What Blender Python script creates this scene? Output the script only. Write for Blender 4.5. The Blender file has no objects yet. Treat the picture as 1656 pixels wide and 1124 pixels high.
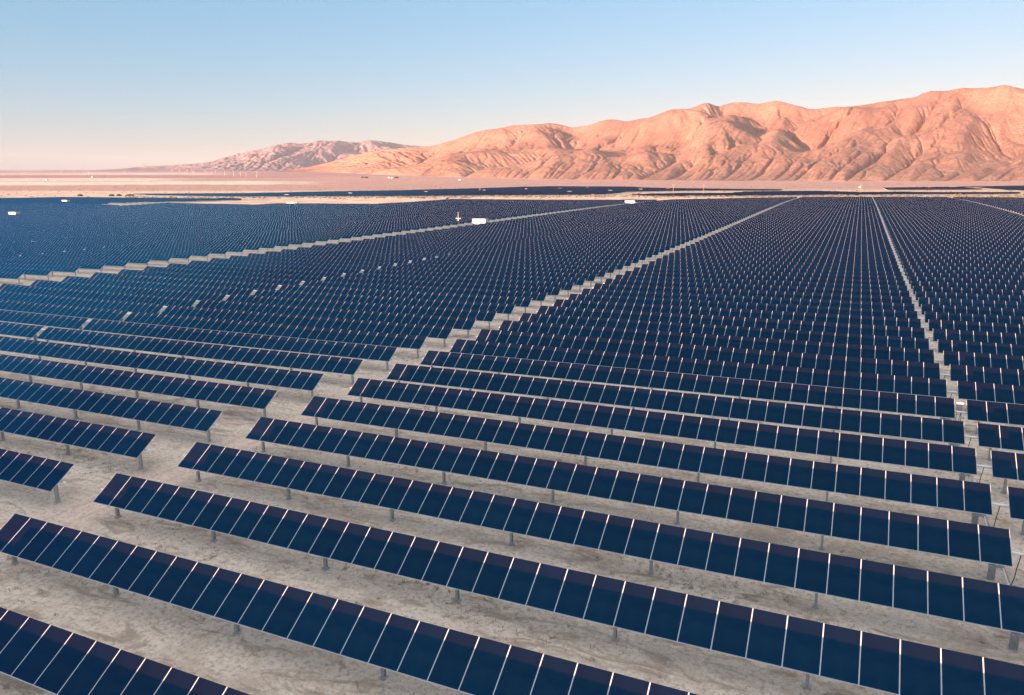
import bpy, math, random
import numpy as np
from mathutils import Matrix, Vector
random.seed(7); rng = np.random.default_rng(11)
S = bpy.context.scene
COL = S.collection
R_ = math.radians

# ---------------------------------------------------------------- camera, sky, sun, exposure
FPX, YAW, PITCH, ROLL, CAMH = 1205.966, 24.6665, 12.1432, -0.5523, 15.691
_a, _b, _r = R_(YAW), R_(PITCH), R_(ROLL)
_fw = np.array([-math.sin(_a), math.cos(_a), 0.]); _rt = np.array([math.cos(_a), math.sin(_a), 0.]); _up = np.array([0, 0, 1.])
FWD = _fw*math.cos(_b)-_up*math.sin(_b); _u2 = _up*math.cos(_b)+_fw*math.sin(_b)
RGT = _rt*math.cos(_r)+_u2*math.sin(_r); UPV = _u2*math.cos(_r)-_rt*math.sin(_r)
cam = bpy.data.cameras.new('camera'); camo = bpy.data.objects.new('camera', cam); COL.objects.link(camo)
cam.sensor_width = 36; cam.lens = FPX/1656*36; cam.clip_start = .5; cam.clip_end = 60000
m = Matrix.Identity(4)
for i in range(3):
    m[i][0], m[i][1], m[i][2] = RGT[i], UPV[i], -FWD[i]
m[2][3] = CAMH
camo.matrix_world = m; S.camera = camo

HAZE = 1.5e-5
SUN_EL, SUN_OFF = 2.6, 18.0                 # degrees above the field, degrees left of straight behind the rows
sdir = Vector((-math.sin(R_(SUN_OFF))*math.cos(R_(SUN_EL)), -math.cos(R_(SUN_OFF))*math.cos(R_(SUN_EL)), math.sin(R_(SUN_EL))))
sl = bpy.data.lights.new('sun', 'SUN'); sl.energy = 3.4; sl.angle = R_(.5); sl.color = (1, .60, .40)
so = bpy.data.objects.new('sun', sl); COL.objects.link(so)
so.rotation_euler = sdir.to_track_quat('Z', 'Y').to_euler()
W = bpy.data.worlds.new('World'); S.world = W; W.use_nodes = True
wn = W.node_tree.nodes; wl = W.node_tree.links
sky = wn.new('ShaderNodeTexSky'); sky.sky_type = 'NISHITA'; sky.sun_disc = False
sky.sun_elevation = R_(SUN_EL); sky.sun_rotation = math.atan2(sdir.x, sdir.y)
sky.altitude = 700; sky.air_density = 1.0; sky.dust_density = 1.0; sky.ozone_density = 1.0
bg = wn['Background']; bg.inputs[1].default_value = .15
def wmix(mode, A_, B_):
    x = wn.new('ShaderNodeMix'); x.data_type = 'RGBA'; x.blend_type = mode; x.inputs[0].default_value = 1
    for v, i in ((A_, 6), (B_, 7)):
        if hasattr(v, 'node'): wl.new(v, x.inputs[i])
        else: x.inputs[i].default_value = (*v, 1)
    return x.outputs[2]
lin = wmix('MULTIPLY', sky.outputs[0], (.12, .147, .225))          # grade of the clear sky, glow near the horizon
sq = wmix('MULTIPLY', wmix('MULTIPLY', sky.outputs[0], sky.outputs[0]), (.039, .010, 0))
grd = wmix('ADD', wmix('ADD', lin, sq), (.06, .24, .375))
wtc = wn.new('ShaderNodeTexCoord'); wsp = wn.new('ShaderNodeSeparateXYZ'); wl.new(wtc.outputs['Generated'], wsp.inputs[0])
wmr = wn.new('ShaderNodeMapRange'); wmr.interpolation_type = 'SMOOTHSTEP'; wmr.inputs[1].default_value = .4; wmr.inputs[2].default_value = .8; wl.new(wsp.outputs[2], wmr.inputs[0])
overhead_fill = wmix('MULTIPLY', wmr.outputs[0], (.80, .62, .46))         # added warm glow overhead, out of view, brightens the shaded soil
wl.new(wmix('ADD', grd, overhead_fill), bg.inputs[0])
S.view_settings.view_transform = 'Standard'; S.view_settings.look = 'None'
S.view_settings.exposure = 2.9; S.view_settings.gamma = 1
S.render.engine = 'CYCLES'
S.cycles.use_denoising = True; S.cycles.denoiser = 'OPENIMAGEDENOISE'; S.cycles.denoising_prefilter = 'ACCURATE'; S.cycles.sample_clamp_indirect = 4
S.cycles.max_bounces = 5; S.cycles.diffuse_bounces = 2; S.cycles.glossy_bounces = 2; S.cycles.volume_bounces = 0
S.cycles.caustics_reflective = False; S.cycles.caustics_refractive = False

# ---------------------------------------------------------------- helpers
def project(X):
    v = np.asarray(X, float)-np.array([0, 0, CAMH])
    zc = v@FWD
    zc = np.where(abs(zc) < 1e-6, 1e-6, zc)
    return 828+FPX*(v@RGT)/zc, 562-FPX*(v@UPV)/zc, zc
def ray(px, py):
    d = FWD+RGT*(px-828)/FPX-UPV*(py-562)/FPX
    return d/np.linalg.norm(d)
def px_az(px, py=230):
    d = ray(px, py); return math.atan2(d[0], d[1])
def az_y(az, e):                             # image y and x of direction (azimuth, elevation)
    d = np.stack([np.sin(az)*np.cos(e), np.cos(az)*np.cos(e), np.sin(e)], -1)
    zc = d@FWD
    return 828+FPX*(d@RGT)/zc, 562-FPX*(d@UPV)/zc
def tag(o, label=None, cat=None, group=None, kind=None):
    if label: o['label'] = label
    if cat: o['category'] = cat
    if group: o['group'] = group
    if kind: o['kind'] = kind
    return o
def mesh_np(name, V, F, mats=(), midx=None, smooth=False):
    me = bpy.data.meshes.new(name)
    V = np.asarray(V, np.float32); F = np.asarray(F, np.int32)
    k = F.shape[1]
    me.vertices.add(len(V)); me.vertices.foreach_set('co', V.ravel())
    me.loops.add(F.size); me.loops.foreach_set('vertex_index', F.ravel())
    me.polygons.add(len(F)); me.polygons.foreach_set('loop_start', np.arange(0, F.size, k, dtype=np.int32))
    me.polygons.foreach_set('loop_total', np.full(len(F), k, np.int32))
    if midx is not None: me.polygons.foreach_set('material_index', np.asarray(midx, np.int32))
    me.polygons.foreach_set('use_smooth', np.full(len(F), smooth, bool))
    for m_ in mats: me.materials.append(m_)
    me.update(calc_edges=True); me.validate()
    return me
class MB:                                    # collects quads with a material slot each
    def __init__(s): s.V = []; s.F = []; s.M = []
    def quad(s, a, b, c, d, mi=0):
        n = len(s.V); s.V += [a, b, c, d]; s.F.append((n, n+1, n+2, n+3)); s.M.append(mi)
    def box(s, c, h, mi=0, M=None):          # centre, half sizes, optional 3x3 rotation
        n = len(s.V)
        for x in (-1, 1):
            for y in (-1, 1):
                for z in (-1, 1):
                    p = np.array([x*h[0], y*h[1], z*h[2]])
                    if M is not None: p = M@p
                    s.V.append(tuple(p+np.array(c)))
        for f in ((0, 1, 3, 2), (4, 6, 7, 5), (0, 4, 5, 1), (2, 3, 7, 6), (0, 2, 6, 4), (1, 5, 7, 3)):
            s.F.append(tuple(n+i for i in f)); s.M.append(mi)
    def tube(s, a, b, r, k=8, mi=0, r2=None):
        a, b = np.array(a, float), np.array(b, float); d = (b-a)/np.linalg.norm(b-a)
        u = np.cross(d, [0, 0, 1.] if abs(d[2]) < .9 else [1., 0, 0]); u /= np.linalg.norm(u); w = np.cross(d, u)
        n = len(s.V); r2 = r if r2 is None else r2
        for p, q in ((a, r), (b, r2)):
            for i in range(k):
                t = 2*math.pi*i/k; s.V.append(tuple(p+q*(math.cos(t)*u+math.sin(t)*w)))
        for i in range(k):
            j = (i+1) % k; s.F.append((n+i, n+j, n+k+j, n+k+i)); s.M.append(mi)
        c = len(s.V)
        s.V += [tuple(a), tuple(b)]
        for i in range(0, k, 2):
            j, l = (i+1) % k, (i+2) % k
            s.F.append((c, n+l, n+j, n+i)); s.M.append(mi)
            s.F.append((c+1, n+k+i, n+k+j, n+k+l)); s.M.append(mi)
    def path(s, pts, r, k=6, mi=0):
        for a, b in zip(pts, pts[1:]): s.tube(a, b, r, k, mi)
    def mesh(s, name, mats, smooth=False): return mesh_np(name, s.V, s.F, mats, s.M, smooth)
def link(name, me, parent=None, loc=None, rot=None):
    o = bpy.data.objects.new(name, me); COL.objects.link(o)
    if parent is not None: o.parent = parent
    if loc is not None: o.location = loc
    if rot is not None: o.rotation_euler = rot
    return o

class NT:
    def __init__(s, name):
        s.m = bpy.data.materials.new(name); s.m.use_nodes = True; s.t = s.m.node_tree
        s.n = s.t.nodes; s.p = s.n['Principled BSDF']
    def node(s, ty, **kw):
        x = s.n.new(ty)
        for k, v in kw.items():
            if hasattr(x, k): setattr(x, k, v)
            else: x.inputs[k.replace('_', ' ')].default_value = v
        return x
    def L(s, a, b): s.t.links.new(a, b)
    def noise(s, scale, detail=5, rough=.55, vec=None, dist=0):
        x = s.node('ShaderNodeTexNoise'); x.inputs['Scale'].default_value = scale; x.inputs['Detail'].default_value = detail
        x.inputs['Roughness'].default_value = rough; x.inputs['Distortion'].default_value = dist
        if vec is not None: s.L(vec, x.inputs['Vector'])
        return x.outputs['Fac']
    def ramp(s, fac, stops):
        x = s.node('ShaderNodeValToRGB'); e = x.color_ramp.elements
        while len(e) < len(stops): e.new(.5)
        for q, (p, c) in zip(e, stops):
            q.position = p; q.color = (*c, 1) if len(c) == 3 else c
        s.L(fac, x.inputs[0]); return x.outputs[0]
    def mix(s, fac, a, b, mode='MIX'):
        x = s.node('ShaderNodeMix', data_type='RGBA', blend_type=mode)
        for v, i in ((fac, 0), (a, 6), (b, 7)):
            if hasattr(v, 'node'): s.L(v, x.inputs[i])
            elif i == 0: x.inputs[0].default_value = v
            else: x.inputs[i].default_value = (*v, 1)
        return x.outputs[2]
    def bump(s, h, strength, dist):
        x = s.node('ShaderNodeBump'); x.inputs['Strength'].default_value = strength; x.inputs['Distance'].default_value = dist
        s.L(h, x.inputs['Height']); s.L(x.outputs[0], s.p.inputs['Normal'])
def plain(name, col, rough=.6, metal=0, var=.15, scale=8):
    t = NT(name); f = t.noise(scale, 3)
    c = t.ramp(f, [(.3, tuple(v*(1-var) for v in col)), (.7, tuple(min(1, v*(1+var)) for v in col))])
    t.L(c, t.p.inputs['Base Color']); t.p.inputs['Roughness'].default_value = rough; t.p.inputs['Metallic'].default_value = metal
    return t.m

# ---------------------------------------------------------------- terrain: height of the ground anywhere
ROW0, PITCHY, TILT, LEN, MODW = 21.163, 5.7335, R_(33.538), 1.955, 1.24
POSTH = 2.2                                  # ground to the top edge of a row
def sst(a, b, x): t = np.clip((x-a)/(b-a), 0, 1); return t*t*(3-2*t)
def T(x, y):
    X = np.clip(np.asarray(x, float)/100, -1.43, 1.3); Y = np.clip(np.asarray(y, float)/100, -.3, 6.6)
    z = .63834*Y*Y+.19589*X*Y-.14296*X*X-.07164*Y**3-.35219*X**3-.11868*X*X*Y
    z = z-1.25*sst(3, 6, Y)*np.clip((X+.4)/.92, 0, 1.2)
    return z-.25*sst(1.43, 2.4, -np.asarray(x, float)/100)
YR = np.array([500, 620, 800, 1170, 2000, 3000, 4500, 7000, 14000, 40000.])
YL_ = np.array([342, 334.5, 328, 320.5, 309, 298, 287, 279.5, 275.6, 275.2])
YM_ = np.array([326, 323, 318, 312.5, 302.5, 294, 285, 278, 273.5, 273])
YR_ = np.array([323, 319, 316, 312, 301.5, 292, 284, 277, 273, 273.])
def ytarget(r, px):
    l, m_, q = (np.interp(np.log(r), np.log(YR), t) for t in (YL_, YM_, YR_))
    w = np.clip(px/650, 0, 1); v = np.clip((px-650)/400, 0, 1)
    return (l*(1-w)+m_*w)*(1-v)+q*v
AZA, AZB, NAZ = px_az(-150), px_az(1800), 160
aztab = np.linspace(AZA, AZB, NAZ); rtab = np.exp(np.linspace(math.log(480), math.log(40000), 120))
AA, RR = np.meshgrid(aztab, rtab, indexing='ij')
lo = np.full(AA.shape, -.3); hi = np.full(AA.shape, .3)
for _ in range(40):
    mid = (lo+hi)/2; px_, py_ = az_y(AA, mid); g = py_ > ytarget(RR, px_)
    lo = np.where(g, mid, lo); hi = np.where(g, hi, mid)
ZTAB = CAMH+RR*np.tan((lo+hi)/2)
def gz(x, y):
    x = np.asarray(x, float); y = np.asarray(y, float)
    r = np.hypot(x, y); az = np.clip(np.arctan2(x, y), AZA, AZB-1e-6)
    i = (az-AZA)/(AZB-AZA)*(NAZ-1); i0 = np.clip(i.astype(int), 0, NAZ-2); fi = i-i0
    j = (np.log(np.clip(r, 481, 39000))-math.log(480))/(math.log(40000)-math.log(480))*119; j0 = np.clip(j.astype(int), 0, 118); fj = j-j0
    zt = (ZTAB[i0, j0]*(1-fi)+ZTAB[i0+1, j0]*fi)*(1-fj)+(ZTAB[i0, j0+1]*(1-fi)+ZTAB[i0+1, j0+1]*fi)*fj
    w = sst(590, 800, r)
    return (T(x, y)-POSTH)*(1-w)+zt*w
def ground_at(px, py):                       # where the ray through a pixel meets the ground
    d = ray(px, py); lo_, hi_ = 5., 30000.
    rs = np.exp(np.linspace(math.log(5), math.log(30000), 1500))
    P = np.array([0, 0, CAMH])+rs[:, None]*d
    h = P[:, 2]-gz(P[:, 0], P[:, 1]); k = np.argmax(h < 0)
    if h[k] >= 0: k = len(rs)-1
    lo_, hi_ = rs[k-1], rs[k]
    for _ in range(30):
        mm = (lo_+hi_)/2; p = np.array([0, 0, CAMH])+mm*d
        if p[2] < gz(p[0], p[1]): hi_ = mm
        else: lo_ = mm
    return np.array([0, 0, CAMH])+lo_*d

# ---------------------------------------------------------------- noise for the landforms
def vnoise(shape, cells, rg):
    a = rg.random((cells[0]+3, cells[1]+3)); h, w = shape
    y = np.linspace(0, cells[0], h); x = np.linspace(0, cells[1], w)
    yi = y.astype(int); xi = x.astype(int); fy = (y-yi)[:, None]; fx = (x-xi)[None]
    fy = fy*fy*(3-2*fy); fx = fx*fx*(3-2*fx)
    A_ = a[yi][:, xi]; B_ = a[yi][:, xi+1]; C_ = a[yi+1][:, xi]; D_ = a[yi+1][:, xi+1]
    return (A_*(1-fx)+B_*fx)*(1-fy)+(C_*(1-fx)+D_*fx)*fy-.5
def fbm(shape, cells, rg, octs=5, gain=.5):
    o = np.zeros(shape); a = 1.
    for k in range(octs):
        o += a*vnoise(shape, (max(1, cells[0]*2**k), max(1, cells[1]*2**k)), rg); a *= gain
    return o
def smooth(z, n):
    for _ in range(n):
        p = np.pad(z, 1, mode='edge')
        z = .5*z+.125*(p[:-2, 1:-1]+p[2:, 1:-1]+p[1:-1, :-2]+p[1:-1, 2:])
    return z
def erode(z, U, K, dt, steps, cell, diff=1):
    ni, nj = z.shape; N = ni*nj
    idx = np.arange(N).reshape(ni, nj)
    offs = [(a, b) for a in (-1, 0, 1) for b in (-1, 0, 1) if (a, b) != (0, 0)]
    fixed = np.zeros((ni, nj), bool); fixed[:, 0] = True; fixed[:, -1] = True
    fx = fixed.ravel()
    for s_ in range(steps):
        zp = np.pad(z, 1, mode='constant', constant_values=1e9); ip = np.pad(idx, 1, mode='edge')
        best = np.full((ni, nj), 1e-9); rec = idx.copy(); dd = np.ones((ni, nj))
        for a, b in offs:
            L_ = cell*math.hypot(a, b)
            s = (z-zp[1+a:1+a+ni, 1+b:1+b+nj])/L_
            g = s > best; best = np.where(g, s, best); rec = np.where(g, ip[1+a:1+a+ni, 1+b:1+b+nj], rec); dd = np.where(g, L_, dd)
        rec[fixed] = idx[fixed]
        rf = rec.ravel(); zf = (z+U*dt).ravel(); zf[fx] = z.ravel()[fx]
        order = np.argsort(z.ravel(), kind='stable').tolist(); rl = rf.tolist()
        A_ = [cell*cell]*N
        for i in reversed(order):
            r = rl[i]
            if r != i: A_[r] += A_[i]
        F_ = (K*dt*np.sqrt(np.array(A_))/dd.ravel()).tolist(); zl = zf.tolist()
        for i in order:
            r = rl[i]
            if r != i:
                f = F_[i]; v = (zl[i]+f*zl[r])/(1+f)
                if v < zl[r]: v = zl[r]+1e-3
                zl[i] = v
        z = np.array(zl).reshape(ni, nj)
        for _ in range(diff):
            zs = smooth(z, 1); z = np.where(fixed, z, zs)
    return z
def up2(z):
    ni, nj = z.shape; o = np.zeros((2*ni-1, 2*nj-1)); o[::2, ::2] = z
    o[1::2, ::2] = (z[1:]+z[:-1])/2; o[:, 1::2] = (o[:, :-2:2]+o[:, 2::2])/2
    return o

# ---------------------------------------------------------------- materials
# glass of the modules: near black thin film under glass
t = NT('module_glass')
oi = t.node('ShaderNodeObjectInfo'); tc = t.node('ShaderNodeTexCoord')
nz = t.noise(.35, 2, vec=tc.outputs['Object'])
c = t.ramp(nz, [(.3, (.0038, .0020, .0026)), (.7, (.0052, .0028, .0034))])
t.n.remove(t.p); out = t.n['Material Output']
dif = t.node('ShaderNodeBsdfDiffuse'); t.L(c, dif.inputs[0]); glo = t.node('ShaderNodeBsdfGlossy'); glo.inputs['Roughness'].default_value = .12
lw = t.node('ShaderNodeLayerWeight'); lw.inputs[0].default_value = .5      # blue anti-reflection coating: reflects more, and paler, at a slant
rc = t.ramp(lw.outputs['Facing'], [(.30, (0, .021, .054)), (.50, (0, .037, .088)), (.60, (.003, .115, .21)), (.72, (.010, .215, .36)), (.85, (.3, .5, .6)), (1, (1, 1, 1))])
dirt = t.noise(1.3, 5, .7, tc.outputs['Object']); gm_ = t.mix(t.ramp(dirt, [(.4, (0, 0, 0)), (.75, (.18, .18, .18))]), rc, (.03, .06, .09))
hsv = t.node('ShaderNodeHueSaturation'); mrv = t.node('ShaderNodeMapRange'); mrv.inputs[3].default_value = .93; mrv.inputs[4].default_value = 1.07
t.L(oi.outputs['Random'], mrv.inputs[0]); t.L(mrv.outputs[0], hsv.inputs['Value']); t.L(gm_, hsv.inputs['Color']); t.L(hsv.outputs[0], glo.inputs[0])
ads = t.node('ShaderNodeAddShader'); t.L(dif.outputs[0], ads.inputs[0]); t.L(glo.outputs[0], ads.inputs[1]); t.L(ads.outputs[0], out.inputs[0])
M_GLASS = t.m
M_ALU = plain('aluminium_frame', (.54, .55, .56), .5, 0, .05)
M_TUBE = plain('galvanised_tube', (.80, .79, .77), .5, 0, .06)
M_POST = plain('galvanised_post', (.46, .47, .46), .55, .1, .12, 20)
M_CABLE = plain('black_cable', (.02, .02, .022), .7)
M_CONDUIT = plain('brown_conduit', (.34, .25, .24), .7)
M_WHITE = plain('white_paint', (.50, .50, .49), .5, 0, .04)
M_GREYBOX = plain('grey_metal_box', (.35, .38, .40), .5, .3)
M_DARKBACK = plain('module_back', (.05, .055, .06), .6)

# ground
t = NT('desert_soil'); t.p.inputs['Roughness'].default_value = .95; t.p.inputs['Specular IOR Level'].default_value = .1
geo = t.node('ShaderNodeNewGeometry'); P = geo.outputs['Position']
at = t.node('ShaderNodeAttribute', attribute_name='tone')
big = t.noise(.07, 4, .6, P); medn = t.noise(.35, 5, .65, P, .6); fin = t.noise(2.2, 6, .7, P); peb = t.noise(9, 4, .7, P)
c = t.ramp(big, [(.3, (.90, .70, .55)), (.5, (1, .81, .65)), (.72, (.94, .74, .58))])
c = t.mix(t.ramp(medn, [(.52, (0, 0, 0)), (.68, (.75, .75, .75))]), c, (.62, .43, .31))
mp = t.node('ShaderNodeMapping'); t.L(P, mp.inputs[0]); mp.inputs['Scale'].default_value = (.5, 1.6, 1)
blot = t.noise(.55, 5, .7, mp.outputs[0], 1.2)
c = t.mix(t.ramp(blot, [(.52, (0, 0, 0)), (.63, (.85, .85, .85))]), c, (.42, .29, .20))
sx = t.node('ShaderNodeSeparateXYZ'); t.L(P, sx.inputs[0])
def mth(op, a, b=None):
    x = t.node('ShaderNodeMath', operation=op)
    for i, v in enumerate((a, b)):
        if v is None: continue
        if hasattr(v, 'node'): t.L(v, x.inputs[i])
        else: x.inputs[i].default_value = v
    return x.outputs[0]
wob = t.noise(.12, 2, .5, P); xw = mth('ADD', sx.outputs[0], mth('MULTIPLY', wob, 1.6))
lane = t.ramp(mth('MULTIPLY', mth('ABSOLUTE', mth('ADD', sx.outputs[0], 38.93)), .3), [(.35, (.75, .75, .75)), (.75, (0, 0, 0))])
c = t.mix(lane, c, (.97, .70, .55))
lane2 = t.ramp(mth('MULTIPLY', mth('ABSOLUTE', mth('ADD', sx.outputs[0], 136.9)), .1), [(.45, (.75, .75, .75)), (.65, (0, 0, 0))])
c = t.mix(lane2, c, (.97, .70, .55))
trk = mth('ABSOLUTE', mth('SUBTRACT', mth('ABSOLUTE', mth('ADD', xw, 38.2)), .82))
c = t.mix(t.ramp(mth('ADD', trk, mth('MULTIPLY', fin, .25)), [(.17, (.5, .5, .5)), (.30, (0, 0, 0))]), c, (.62, .43, .32))
grit = t.noise(4.2, 5, .8, P)
c = t.mix(t.ramp(grit, [(.40, (.9, .9, .9)), (.50, (0, 0, 0))]), c, (.56, .43, .33))
c = t.mix(t.ramp(grit, [(.56, (0, 0, 0)), (.70, (.6, .6, .6))]), c, (1, .84, .70))
c = t.mix(t.ramp(fin, [(.35, (.55, .55, .55)), (.55, (0, 0, 0))]), c, (.74, .55, .44))
c = t.mix(t.ramp(fin, [(.58, (0, 0, 0)), (.70, (.8, .8, .8))]), c, (.97, .76, .62))
vo = t.node('ShaderNodeTexVoronoi'); vo.inputs['Scale'].default_value = 2.6; t.L(P, vo.inputs['Vector'])
c = t.mix(t.ramp(vo.outputs['Distance'], [(.05, (.8, .8, .8)), (.09, (0, 0, 0))]), c, (.62, .60, .57))
vo2 = t.node('ShaderNodeTexVoronoi'); vo2.inputs['Scale'].default_value = 1.1; t.L(P, vo2.inputs['Vector'])
vm = t.node('ShaderNodeMath', operation='SUBTRACT'); t.L(medn, vm.inputs[0]); t.L(vo2.outputs['Distance'], vm.inputs[1])
c = t.mix(t.ramp(vm.outputs[0], [(.50, (0, 0, 0)), (.60, (.75, .75, .75))]), c, (.22, .13, .09))
# far plain: own colour per place from the attribute, speckled with scrub
mp2 = t.node('ShaderNodeMapping'); t.L(P, mp2.inputs[0]); mp2.inputs['Scale'].default_value = (1, 1, 1)
sc1 = t.noise(.045, 6, .75, P); sc2 = t.noise(.008, 4, .6, P)
far = t.mix(t.ramp(sc1, [(.42, (.7, .7, .7)), (.56, (0, 0, 0))]), at.outputs['Color'], (.62, .52, .50), 'MULTIPLY')
far = t.mix(t.ramp(sc2, [(.35, (.25, .25, .25)), (.6, (0, 0, 0))]), far, (.7, .62, .60), 'MULTIPLY')
far = t.mix(at.outputs['Alpha'], c, far)
t.L(far, t.p.inputs['Base Color'])
t.bump(mth('ADD', fin, peb), 1, .12)
M_SOIL = t.m

t = NT('mountain_rock'); t.p.inputs['Roughness'].default_value = .95; t.p.inputs['Specular IOR Level'].default_value = .05
geo = t.node('ShaderNodeNewGeometry'); P = geo.outputs['Position']
n1 = t.noise(.0016, 5, .6, P); n2 = t.noise(.02, 6, .75, P); n3 = t.noise(.09, 5, .75, P)
sep = t.node('ShaderNodeSeparateXYZ'); t.L(P, sep.inputs[0]); mr = t.node('ShaderNodeMapRange'); mr.inputs[1].default_value = 30; mr.inputs[2].default_value = 190; mr.inputs[3].default_value = .6; mr.inputs[4].default_value = 0; t.L(sep.outputs[2], mr.inputs[0])
c = t.ramp(n1, [(.35, (.27, .140, .112)), (.5, (.335, .178, .138)), (.65, (.40, .225, .170))])
c = t.mix(mr.outputs[0], c, (.46, .27, .205))
c = t.mix(t.ramp(n2, [(.40, (.55, .55, .55)), (.55, (0, 0, 0))]), c, (.20, .12, .095))
c = t.mix(t.ramp(n2, [(.58, (0, 0, 0)), (.72, (.5, .5, .5))]), c, (.54, .37, .27))
c = t.mix(t.ramp(n3, [(.42, (.8, .8, .8)), (.50, (0, 0, 0))]), c, (.16, .10, .08))
t.L(c, t.p.inputs['Base Color'])
t.bump(n2, .5, 6)
M_ROCK = t.m

M_ROCK2 = plain('shade_toned_rock', (.19, .14, .155), .95, 0, .3, .004)  # far range: shade and bluish distance put into a darker rock colour

# ---------------------------------------------------------------- ground sheet
az1 = np.linspace(AZA, AZB, 420)
azs = np.concatenate([az1, np.linspace(AZB, AZA+2*math.pi, 60)[1:-1]])
yt = np.concatenate([np.linspace(2, 120, 60), np.exp(np.linspace(math.log(123), math.log(16000), 330))])
GA, GR = np.meshgrid(azs, yt, indexing='ij')
GX, GY = np.sin(GA)*GR, np.cos(GA)*GR
GZ = gz(GX, GY)
lowf = fbm(GX.shape, (60, 60), rng, 3)
V = np.stack([GX, GY, GZ], -1).reshape(-1, 3)
na, nr = GX.shape
ii, jj = np.meshgrid(np.arange(na), np.arange(nr-1), indexing='ij'); i2 = (ii+1) % na
F = np.stack([ii*nr+jj, i2*nr+jj, i2*nr+jj+1, ii*nr+jj+1], -1).reshape(-1, 4)[:, ::-1]
V = np.vstack([V, [[0, 0, float(gz(0, .1))]]])
gm = mesh_np('ground', V, F, (M_SOIL,), None, True)
# tone of each stretch of the plain (albedo), alpha = how far from the bladed field soil
px, py, zc = project(V)
front = zc > 10
r = np.hypot(V[:, 0], V[:, 1]); n_ = np.append(lowf.ravel(), 0)
yy = np.where(front, py, 330)+n_*.8
def band(y, a, b, s=.5): return sst(a-s, a+s, y)*(1-sst(b-s, b+s, y))
col = np.tile(np.array([.72, .43, .34]), (len(V), 1))
def lay(w, c):
    global col
    w = w[:, None]; col = col*(1-w)+np.array(c)*w
lay(1-sst(283, 286, yy), (.58, .35, .33))
left = 1-sst(430, 600, px+n_*80)
lay(band(yy, 279.2, 283.0, .35)*(1-sst(260, 420, px+n_*60)), (.95, .72, .58))
lay(band(yy, 280.6, 281.4, .3)*(1-sst(60, 200, px)), (.60, .38, .33))
lay(band(yy, 284.6, 287.6, .4)*left, (.60, .34, .30))
lay(band(yy, 288.0, 300.3-px*.006, .5)*(1-sst(190, 330, px+n_*70)), (.97, .80, .62))
lay(band(yy, 292.8, 298.5, .5)*(1-sst(400, 560, px+n_*40)), (.97, .84, .66))
lay(band(yy, 292.8, 293.7, .3)*(1-sst(200, 330, px)), (.80, .56, .44))
lay(band(yy, 300.5, 308.5, .8), (.72, .44, .34))
lay(band(yy, 308.5, 400, 1.2), (1, .72, .52))
lay(band(yy, 306.5, 312, .8)*sst(620, 1050, px), (.92, .64, .44))
alpha = sst(500, 620, r)
fieldside = (V[:, 0] > -320) & (V[:, 1] < 590) & (V[:, 1] > 0)
alpha = np.where(fieldside, np.minimum(alpha, .15), alpha)
ca = gm.color_attributes.new('tone', 'FLOAT_COLOR', 'POINT')
ca.data.foreach_set('color', np.column_stack([col, alpha]).astype(np.float32).ravel())
tag(link('desert_ground', gm), kind='structure')

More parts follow.
